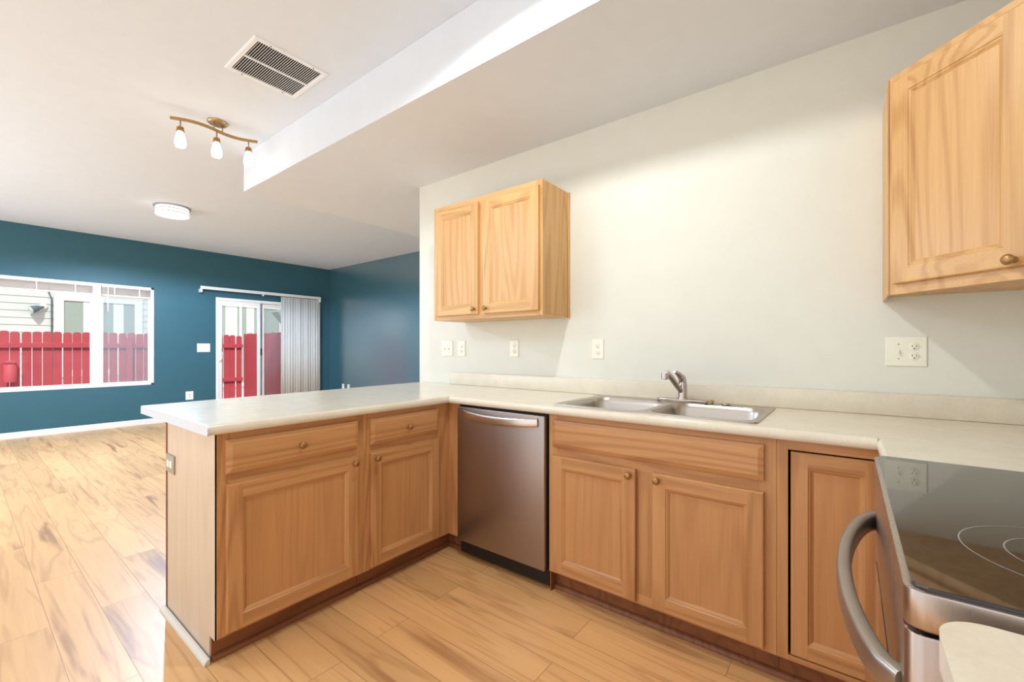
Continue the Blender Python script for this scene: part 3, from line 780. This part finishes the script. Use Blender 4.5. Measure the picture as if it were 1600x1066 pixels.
Pe = plane((PX0 - .001, 0, 0), (0, -1, 0), (-1, 0, 0))
p_ = wall_plate('wall_outlet', 'grey metal outlet plate on the oak end panel of the peninsula', 'outlet', Pe, -.527, .678, .115, .082, 'grey_plate')
for da in (-.02, .02):
    MB().rings(Pe, [(-.527 + da - .014, -.527 + da + .014, .678 - .016, .678 + .016, .005), (-.527 + da - .013, -.527 + da + .013, .678 - .015, .678 + .015, .0085)], cap=0).build('socket', M['plate'], p_)
Pf = plane((0, FY, 0), (1, 0, 0), (0, -1, 0))
p_ = wall_plate('light_switch', 'white triple switch plate on the teal wall left of the sliding door', 'light switch', Pf, .218, 1.20, .19, .145, 'white_plastic')
for k in (-.055, 0, .055): toggle(p_, Pf, .218 + k, 1.20, 1)
p_ = wall_plate('wall_outlet', 'white outlet low on the teal wall, seen just above the worktop end', 'outlet', Pf, .017, .40, .108, .14, 'white_plastic'); outlet_face(p_, Pf, .017, .40)
Pr = plane((RX, 0, 0), (0, -1, 0), (-1, 0, 0))
p_ = wall_plate('wall_outlet', 'left one of two small white wall plates low on the far right teal wall', 'outlet', Pr, -6.33, .40, .075, .12, 'white_plastic'); outlet_face(p_, Pr, -6.33, .40)
p_ = wall_plate('wall_outlet', 'right one of two small white wall plates low on the far right teal wall', 'outlet', Pr, -6.13, .40, .075, .12, 'white_plastic'); outlet_face(p_, Pr, -6.13, .40)

# ------------------------------------------------------------------ ceiling vent
vx0, vx1, vy0, vy1 = -1.430, -1.012, .618, 1.040
vt = thing('ceiling_vent', 'white return air grille with dark louvres on the ceiling', 'vent', ((vx0 + vx1) / 2, (vy0 + vy1) / 2, ZH))
f = MB()
bw = .030
Pv = lambda u, v, n: Vector((u, v, ZH - n))
def ringrect(f, x0, x1, y0, y1, w):
    def R(i, n): return [Pv(*q, n) for q in ((x0 + i, y0 + i), (x1 - i, y0 + i), (x1 - i, y1 - i), (x0 + i, y1 - i))]
    prev = None
    for i, n in ((0, .0005), (.002, .006), (.008, .009), (w - .003, .009), (w, .005), (w, .0005)):
        cur = [f.bm.verts.new(p) for p in R(i, n)]
        if prev:
            for k in range(4): f.face([prev[k], prev[(k + 1) % 4], cur[(k + 1) % 4], cur[k]])
        prev = cur
ringrect(f, vx0, vx1, vy0, vy1, bw)
f.build('frame', M['vent'], vt)
MB().box(vx0 + bw, vx1 - bw, vy0 + bw, vy1 - bw, ZH - .0012, ZH - .0004).build('duct_opening', M['vent_dark'], vt)
MB().box(vx0 + bw, vx1 - bw, (vy0 + vy1) / 2 - .006, (vy0 + vy1) / 2 + .006, ZH - .0095, ZH - .0015).build('centre_bar', M['vent'], vt)
nl = 30
for k in range(nl):
    x = vx0 + bw + (k + .5) * (vx1 - vx0 - 2 * bw) / nl
    f = MB()
    for (ya, yb) in ((vy0 + bw, (vy0 + vy1) / 2 - .006), ((vy0 + vy1) / 2 + .006, vy1 - bw)):
        v = [f.bm.verts.new(p) for p in ((x + .0010, ya, ZH - .002), (x + .0040, ya, ZH - .002), (x + .0000, ya, ZH - .0085), (x - .0030, ya, ZH - .0085),
                                         (x + .0010, yb, ZH - .002), (x + .0040, yb, ZH - .002), (x + .0000, yb, ZH - .0085), (x - .0030, yb, ZH - .0085))]
        for q in ((0, 1, 2, 3), (7, 6, 5, 4), (0, 4, 5, 1), (1, 5, 6, 2), (2, 6, 7, 3), (3, 7, 4, 0)): f.face([v[i] for i in q])
    f.build('louvre', M['vent'], vt)
for (x, y) in ((vx0 + .09, vy0 + .015), (vx1 - .09, vy0 + .015), (vx0 + .09, vy1 - .015), (vx1 - .09, vy1 - .015)):
    MB().lathe([(.004, -.001), (.004, .0012), (0, .0016)], (x, y, ZH - .009), (0, 0, -1), 10).build('screw', M['slot'], vt)

# ------------------------------------------------------------------ track light with three glass shades
tl = thing('track_light', 'brass wavy bar ceiling light with three lit glass shades', 'ceiling light', (-1.215, 1.80, ZH))
smooth(MB().lathe([(.066, 0), (.066, .006), (.058, .016), (.030, .020), (0, .021)], (-1.215, 1.80, ZH - .0005), (0, 0, -1), 36).build('canopy', M['nickel'], tl), 50)
BZ = 2.79
def barpt(x):
    a = (x + 1.49) / .524
    return (x, 1.836 - .095 * a - .038 * math.sin(2 * PI * a), BZ)
pts = [barpt(-1.49 + .524 * i / 32) for i in range(33)]
smooth(MB().tube(pts, .01, 12, flat=(.0045, .011)).build('bar', M['bronze'], tl), 50)
for x in (-1.245, -1.185):
    q = barpt(x); MB().tube([(q[0], q[1], BZ + .009), (q[0], q[1] + .0, ZH - .014)], .005, 10).build('post', M['nickel'], tl)
for x in (-1.440, -1.225, -1.018):
    q = barpt(x)
    st = MB().tube([(q[0], q[1], BZ - .010), (q[0], q[1], BZ - .062)], .0045, 10).build('stem', M['bronze'], tl)
    smooth(MB().lathe([(.008, .012), (.019, .010), (.021, .004), (.021, -.012), (.024, -.013), (.024, -.019), (.018, -.020)], (q[0], q[1], BZ - .066), n=24).build('socket_cup', M['brass'], st), 50)
    sh = MB().lathe([(.017, -.020), (.021, -.032), (.027, -.054), (.0325, -.078), (.0345, -.098), (.033, -.114), (.029, -.126), (.027, -.126), (.030, -.113), (.0315, -.098), (.0295, -.078), (.024, -.054), (.018, -.034)], (q[0], q[1], BZ - .066), n=28).build('glass_shade', M['lampglass'], tl)
    smooth(sh, 60)
    lamp(tl, (q[0], q[1], BZ - .215), BULB_W, (1.0, .92, .80), .03)

# ------------------------------------------------------------------ flush drum lights
DAY = (.70, .89, 1.14)            # cool tint, living room lamp and added drum, warmer one in the kitchen
def drum(label, x, y, watts, r=.165, soft=.035, rgb=(.94, .985, .97)):
    t_ = thing('flush_light', label, 'ceiling light', (x, y, ZH))
    smooth(MB().lathe([(r + .012, 0), (r + .012, .012), (r, .016), (0, .017)], (x, y, ZH - .0005), (0, 0, -1), 48).build('pan', M['metal_grey'], t_), 50)
    smooth(MB().lathe([(r - .012, .0165), (r - .004, .022), (r - .002, .095), (r - .010, .103), (0, .110)], (x, y, ZH - .0005), (0, 0, -1), 48).build('diffuser', M['dome'], t_), 50)
    f = MB()
    for h in (.040, .078): f.lathe([(r - .001, h), (r + .001, h + .001), (r + .001, h + .007), (r - .001, h + .008)], (x, y, ZH), (0, 0, -1), 48)
    smooth(f.build('band', M['chrome'], t_), 50)
    spot(t_, (x, y, ZH - .165), watts, rgb, soft)
    return t_
drum('round white drum ceiling light glowing in the living room', -.822, 4.44, DOME_W, rgb=DAY)
drum('round white drum ceiling light above the kitchen floor', -1.26, -.80, KITCHEN_W)
drum('added unseen fill light, a round white drum at the open side of the kitchen', -2.75, 1.2, FILL_DRUM_W, soft=.32, rgb=DAY)  # added out of view to brighten the floor and, by bounce, the ceiling

# ------------------------------------------------------------------ blinds
vb = thing('vertical_blind', 'white vertical blind drawn to the right of the sliding door, on a long headrail', 'blind', (1.2, FY - .09, 2.2))
MB().box(.145, 2.245, FY - .115, FY - .075, 2.195, 2.245, .004).build('headrail', M['white_plastic'], vb)
for x in (.150, 2.225):
    MB().box(x - .005, x + .018, FY - .115, FY - .002, 2.140, 2.200, .003).build('end_bracket', M['white_plastic'], vb)
ns = 15
for k in range(ns):
    x = 1.50 + k * (2.205 - 1.50) / (ns - 1)
    an = math.radians(10 + 10 * math.sin(k * 1.9))
    f = MB(); n = 7; rows = []
    for z in (.04, 2.185):
        r0 = []
        for i in range(n):
            u = (i / (n - 1) - .5) * .089; bow = .006 * (1 - (2 * i / (n - 1) - 1) ** 2)
            r0.append(f.bm.verts.new((x + u * math.cos(an) - bow * math.sin(an), FY - .088 + (u * math.sin(an) + bow * math.cos(an)) * .7, z)))
        rows.append(r0)
    for i in range(n - 1): f.face([rows[0][i], rows[0][i + 1], rows[1][i + 1], rows[1][i]])
    o = f.build('slat', M['slat'], vb)
    md = o.modifiers.new('thickness', 'SOLIDIFY'); md.thickness = .0012
    for p in o.data.polygons: p.use_smooth = True
MB().box(1.12, 1.15, FY - .10, FY - .085, 2.165, 2.196, .003).build('carrier', M['white_plastic'], vb)

def mini_blind(label, x0, x1, wand=None):
    t_ = thing('mini_blind', label, 'blind', ((x0 + x1) / 2, FY - .02, 2.1), 'raised mini blinds in the window')
    MB().box(x0, x1, FY - .022, FY + .010, 2.100, 2.137, .003).build('headrail', M['blind'], t_)
    f = MB()
    for k in range(22):
        z = 2.097 - k * .0047
        f.prism([(FY - .018, z - .0018), (FY - .006, z), (FY + .006, z - .0018), (FY + .006, z - .0030), (FY - .006, z - .0012), (FY - .018, z - .0030)], x0 + .006, x1 - .006, 'X')
    f.build('slat_stack', M['blind'], t_)
    MB().box(x0 + .006, x1 - .006, FY - .020, FY + .008, 1.972, 1.992, .003).build('bottom_rail', M['blind'], t_)
    n = 3 if x1 - x0 > .8 else 2
    for k in range(n):
        x = x0 + (k + .5) * (x1 - x0) / n
        MB().box(x - .006, x + .006, FY - .026, FY - .0205, 1.968, 2.135, .001).build('ladder_tape', M['white_plastic'], t_)
    if wand: MB().tube([(wand, FY - .030, 2.11), (wand, FY - .030, 1.74)], .006, 8).build('wand', M['white_plastic'], t_)
mini_blind('raised cream mini blind across the wide left part of the window', -2.28, -1.155)
mini_blind('raised cream mini blind with a wand in the narrow right part of the window', -1.068, -.49, -1.0)

# ------------------------------------------------------------------ outside: ground, red fence, neighbour's house
GZ = -.25
gr = struct(MB().box(-9, 9, FY + .12, 22, GZ - .1, GZ).build('ground', M['ground']))
FEY = 9.8; FZT = 1.50
def picket(f, c, along, thick, w, z0, z1):
    """dog-eared board; c = centre on the fence line, along = unit vector"""
    a = Vector((along[0], along[1], 0)); t_ = Vector((-along[1], along[0], 0)) * thick
    prof = [(-w / 2, z0), (w / 2, z0), (w / 2, z1 - .035), (w / 2 - .012, z1 - .012), (w / 2 - .032, z1), (-w / 2 + .032, z1), (-w / 2 + .012, z1 - .012), (-w / 2, z1 - .035)]
    A = [f.bm.verts.new(Vector((c[0], c[1], 0)) + a * u + Vector((0, 0, z))) for u, z in prof]
    B = [f.bm.verts.new(Vector((c[0], c[1], 0)) + a * u + t_ + Vector((0, 0, z))) for u, z in prof]
    f.face(A[::-1]); f.face(B)
    for i in range(len(prof)): f.face([A[i], A[(i + 1) % len(prof)], B[(i + 1) % len(prof)], B[i]])
fn = thing('fence', 'red stained picket fence with gaps behind the window and the sliding door', 'fence', (0, FEY, GZ))
x = -4.0
while x < 1.82:
    wdt = .118
    gap = random.choice((.006, .010, .016, .022)) if x > -2.1 else .012
    f = MB(); picket(f, (x + wdt / 2, FEY), (1, 0), .018, wdt, GZ + .04, FZT + random.uniform(-.012, .012)); f.build('picket', M['red'], fn)
    x += wdt + gap
for (za, zb) in ((1.20, 1.29), (.40, .49)):
    MB().box(-4.1, 1.91, FEY - .040, FEY - .001, za, zb, .004).build('rail', M['red'], fn)
for px in (-3.1, -.20):
    MB().box(px - .045, px + .045, FEY - .095, FEY - .041, GZ + .005, 1.40, .005).build('post', M['red'], fn)
fn2 = thing('fence', 'solid red board fence running towards the sliding door at its right', 'fence', (1.94, 8.9, GZ))
y = FEY - .03
while y > 7.5:
    f = MB(); picket(f, (1.93, y - .06), (0, -1), .018, .122, GZ + .03, FZT + .04 + random.uniform(-.01, .01)); f.build('picket', M['red'], fn2)
    y -= .124
for (za, zb) in ((1.20, 1.29), (.40, .49)):
    MB().box(1.950, 1.985, 7.45, FEY - .03, za, zb, .004).build('rail', M['red'], fn2)
bx = thing('meter_box', 'red painted round topped box fixed on the picket fence at the far left', 'box', (-1.80, FEY - .1, .75))
smooth(MB().lathe([(.085, 0), (.085, .30), (.07, .315), (0, .318)], (-1.80, FEY - .128, .60), n=24).build('body', M['red'], bx), 50)
MB().box(-1.87, -1.73, FEY - .20, FEY - .041, .92, .97, .012).build('hood', M['red'], bx)

HY = 13.0
hs = thing('house', 'white lap sided neighbouring house behind the red fence', 'house', (1, HY, GZ))
f = MB(); z = GZ
while z < 5.0:
    f.prism([(HY, z), (HY - .016, z), (HY - .004, z + .165), (HY, z + .165)], -9, 9, 'X'); z += .165
f.build('siding', M['siding'], hs)
MB().box(-9, 9, HY + .001, HY + .2, GZ, 5.0).build('wall', M['siding'], hs)
def house_window(x0, x1, z0, z1, fw, mull=(), curt=()):
    f = MB()
    for (a, b, c, d) in ((x0, x1, z1 - fw, z1), (x0, x1, z0, z0 + fw), (x0, x0 + fw, z0 + fw, z1 - fw), (x1 - fw, x1, z0 + fw, z1 - fw)):
        f.box(a, b, HY - .05, HY - .018, c, d, .004)
    for m_ in mull: f.box(m_ - .035, m_ + .035, HY - .048, HY - .018, z0 + fw, z1 - fw, .003)
    o = f.build('house_window', M['trimout'], hs)
    MB().box(x0 + fw, x1 - fw, HY - .026, HY - .020, z0 + fw, z1 - fw).build('house_pane', M['house_pane'], o)
    for (a, b) in curt:
        g = MB(); n = 24
        rows = [[g.bm.verts.new((a + (b - a) * i / n, HY - .030 + .003 * math.sin(i * 1.7), zz)) for i in range(n + 1)] for zz in (z0 + fw, z1 - fw)]
        for i in range(n): g.face([rows[0][i], rows[0][i + 1], rows[1][i + 1], rows[1][i]])
        g.build('house_curtain', M['curtain'], o)
house_window(-.95, .68, .5, 2.50, .165, (-.16,), ((-.45, -.24), (.1, .3)))
house_window(2.35, 4.3, 0, 2.58, .12, (3.03, 3.62), ((2.62, 2.94), (3.2, 3.42)))
MB().tube([(-.985, HY - .03, GZ), (-.985, HY - .03, 2.35), (-1.03, HY - .02, 2.50), (-1.03, HY - .02, 4.0)], .014, 8).build('cable', M['flood'], hs)
fl = thing('flood_light', 'grey outdoor flood light with a pale lens on the white siding', 'outdoor light', (-1.15, HY - .03, 2.14))
MB().lathe([(.07, 0), (.07, .02), (.05, .045), (0, .05)], (-1.12, HY - .0175, 2.16), (0, -1, 0), 20).build('backplate', M['trimout'], fl)
MB().tube([(-1.13, HY - .05, 2.15), (-1.18, HY - .12, 2.13)], .03, 12).build('arm', M['flood'], fl)
smooth(MB().lathe([(.035, 0), (.055, .03), (.075, .10), (.085, .17), (.085, .18)], (-1.17, HY - .11, 2.14), (-.85, -.3, -.42), 24).build('lamp_head', M['flood'], fl), 50)
MB().lathe([(.08, 0), (.075, .012), (0, .02)], (-1.17 - .85 * .179 / 1, HY - .11 - .3 * .179, 2.14 - .42 * .179), (-.85, -.3, -.42), 24).build('lens', M['lens'], fl)
ev = thing('roof_corner', 'grey slanting roof end above the side fence', 'roof', (3.9, 11.4, 2.0))
MB().prism([(3.35, 2.25), (4.4, 2.75), (4.4, 1.2), (3.75, 1.75)], 11.2, 11.6, 'Y').build('roof_board', M['eave'], ev)
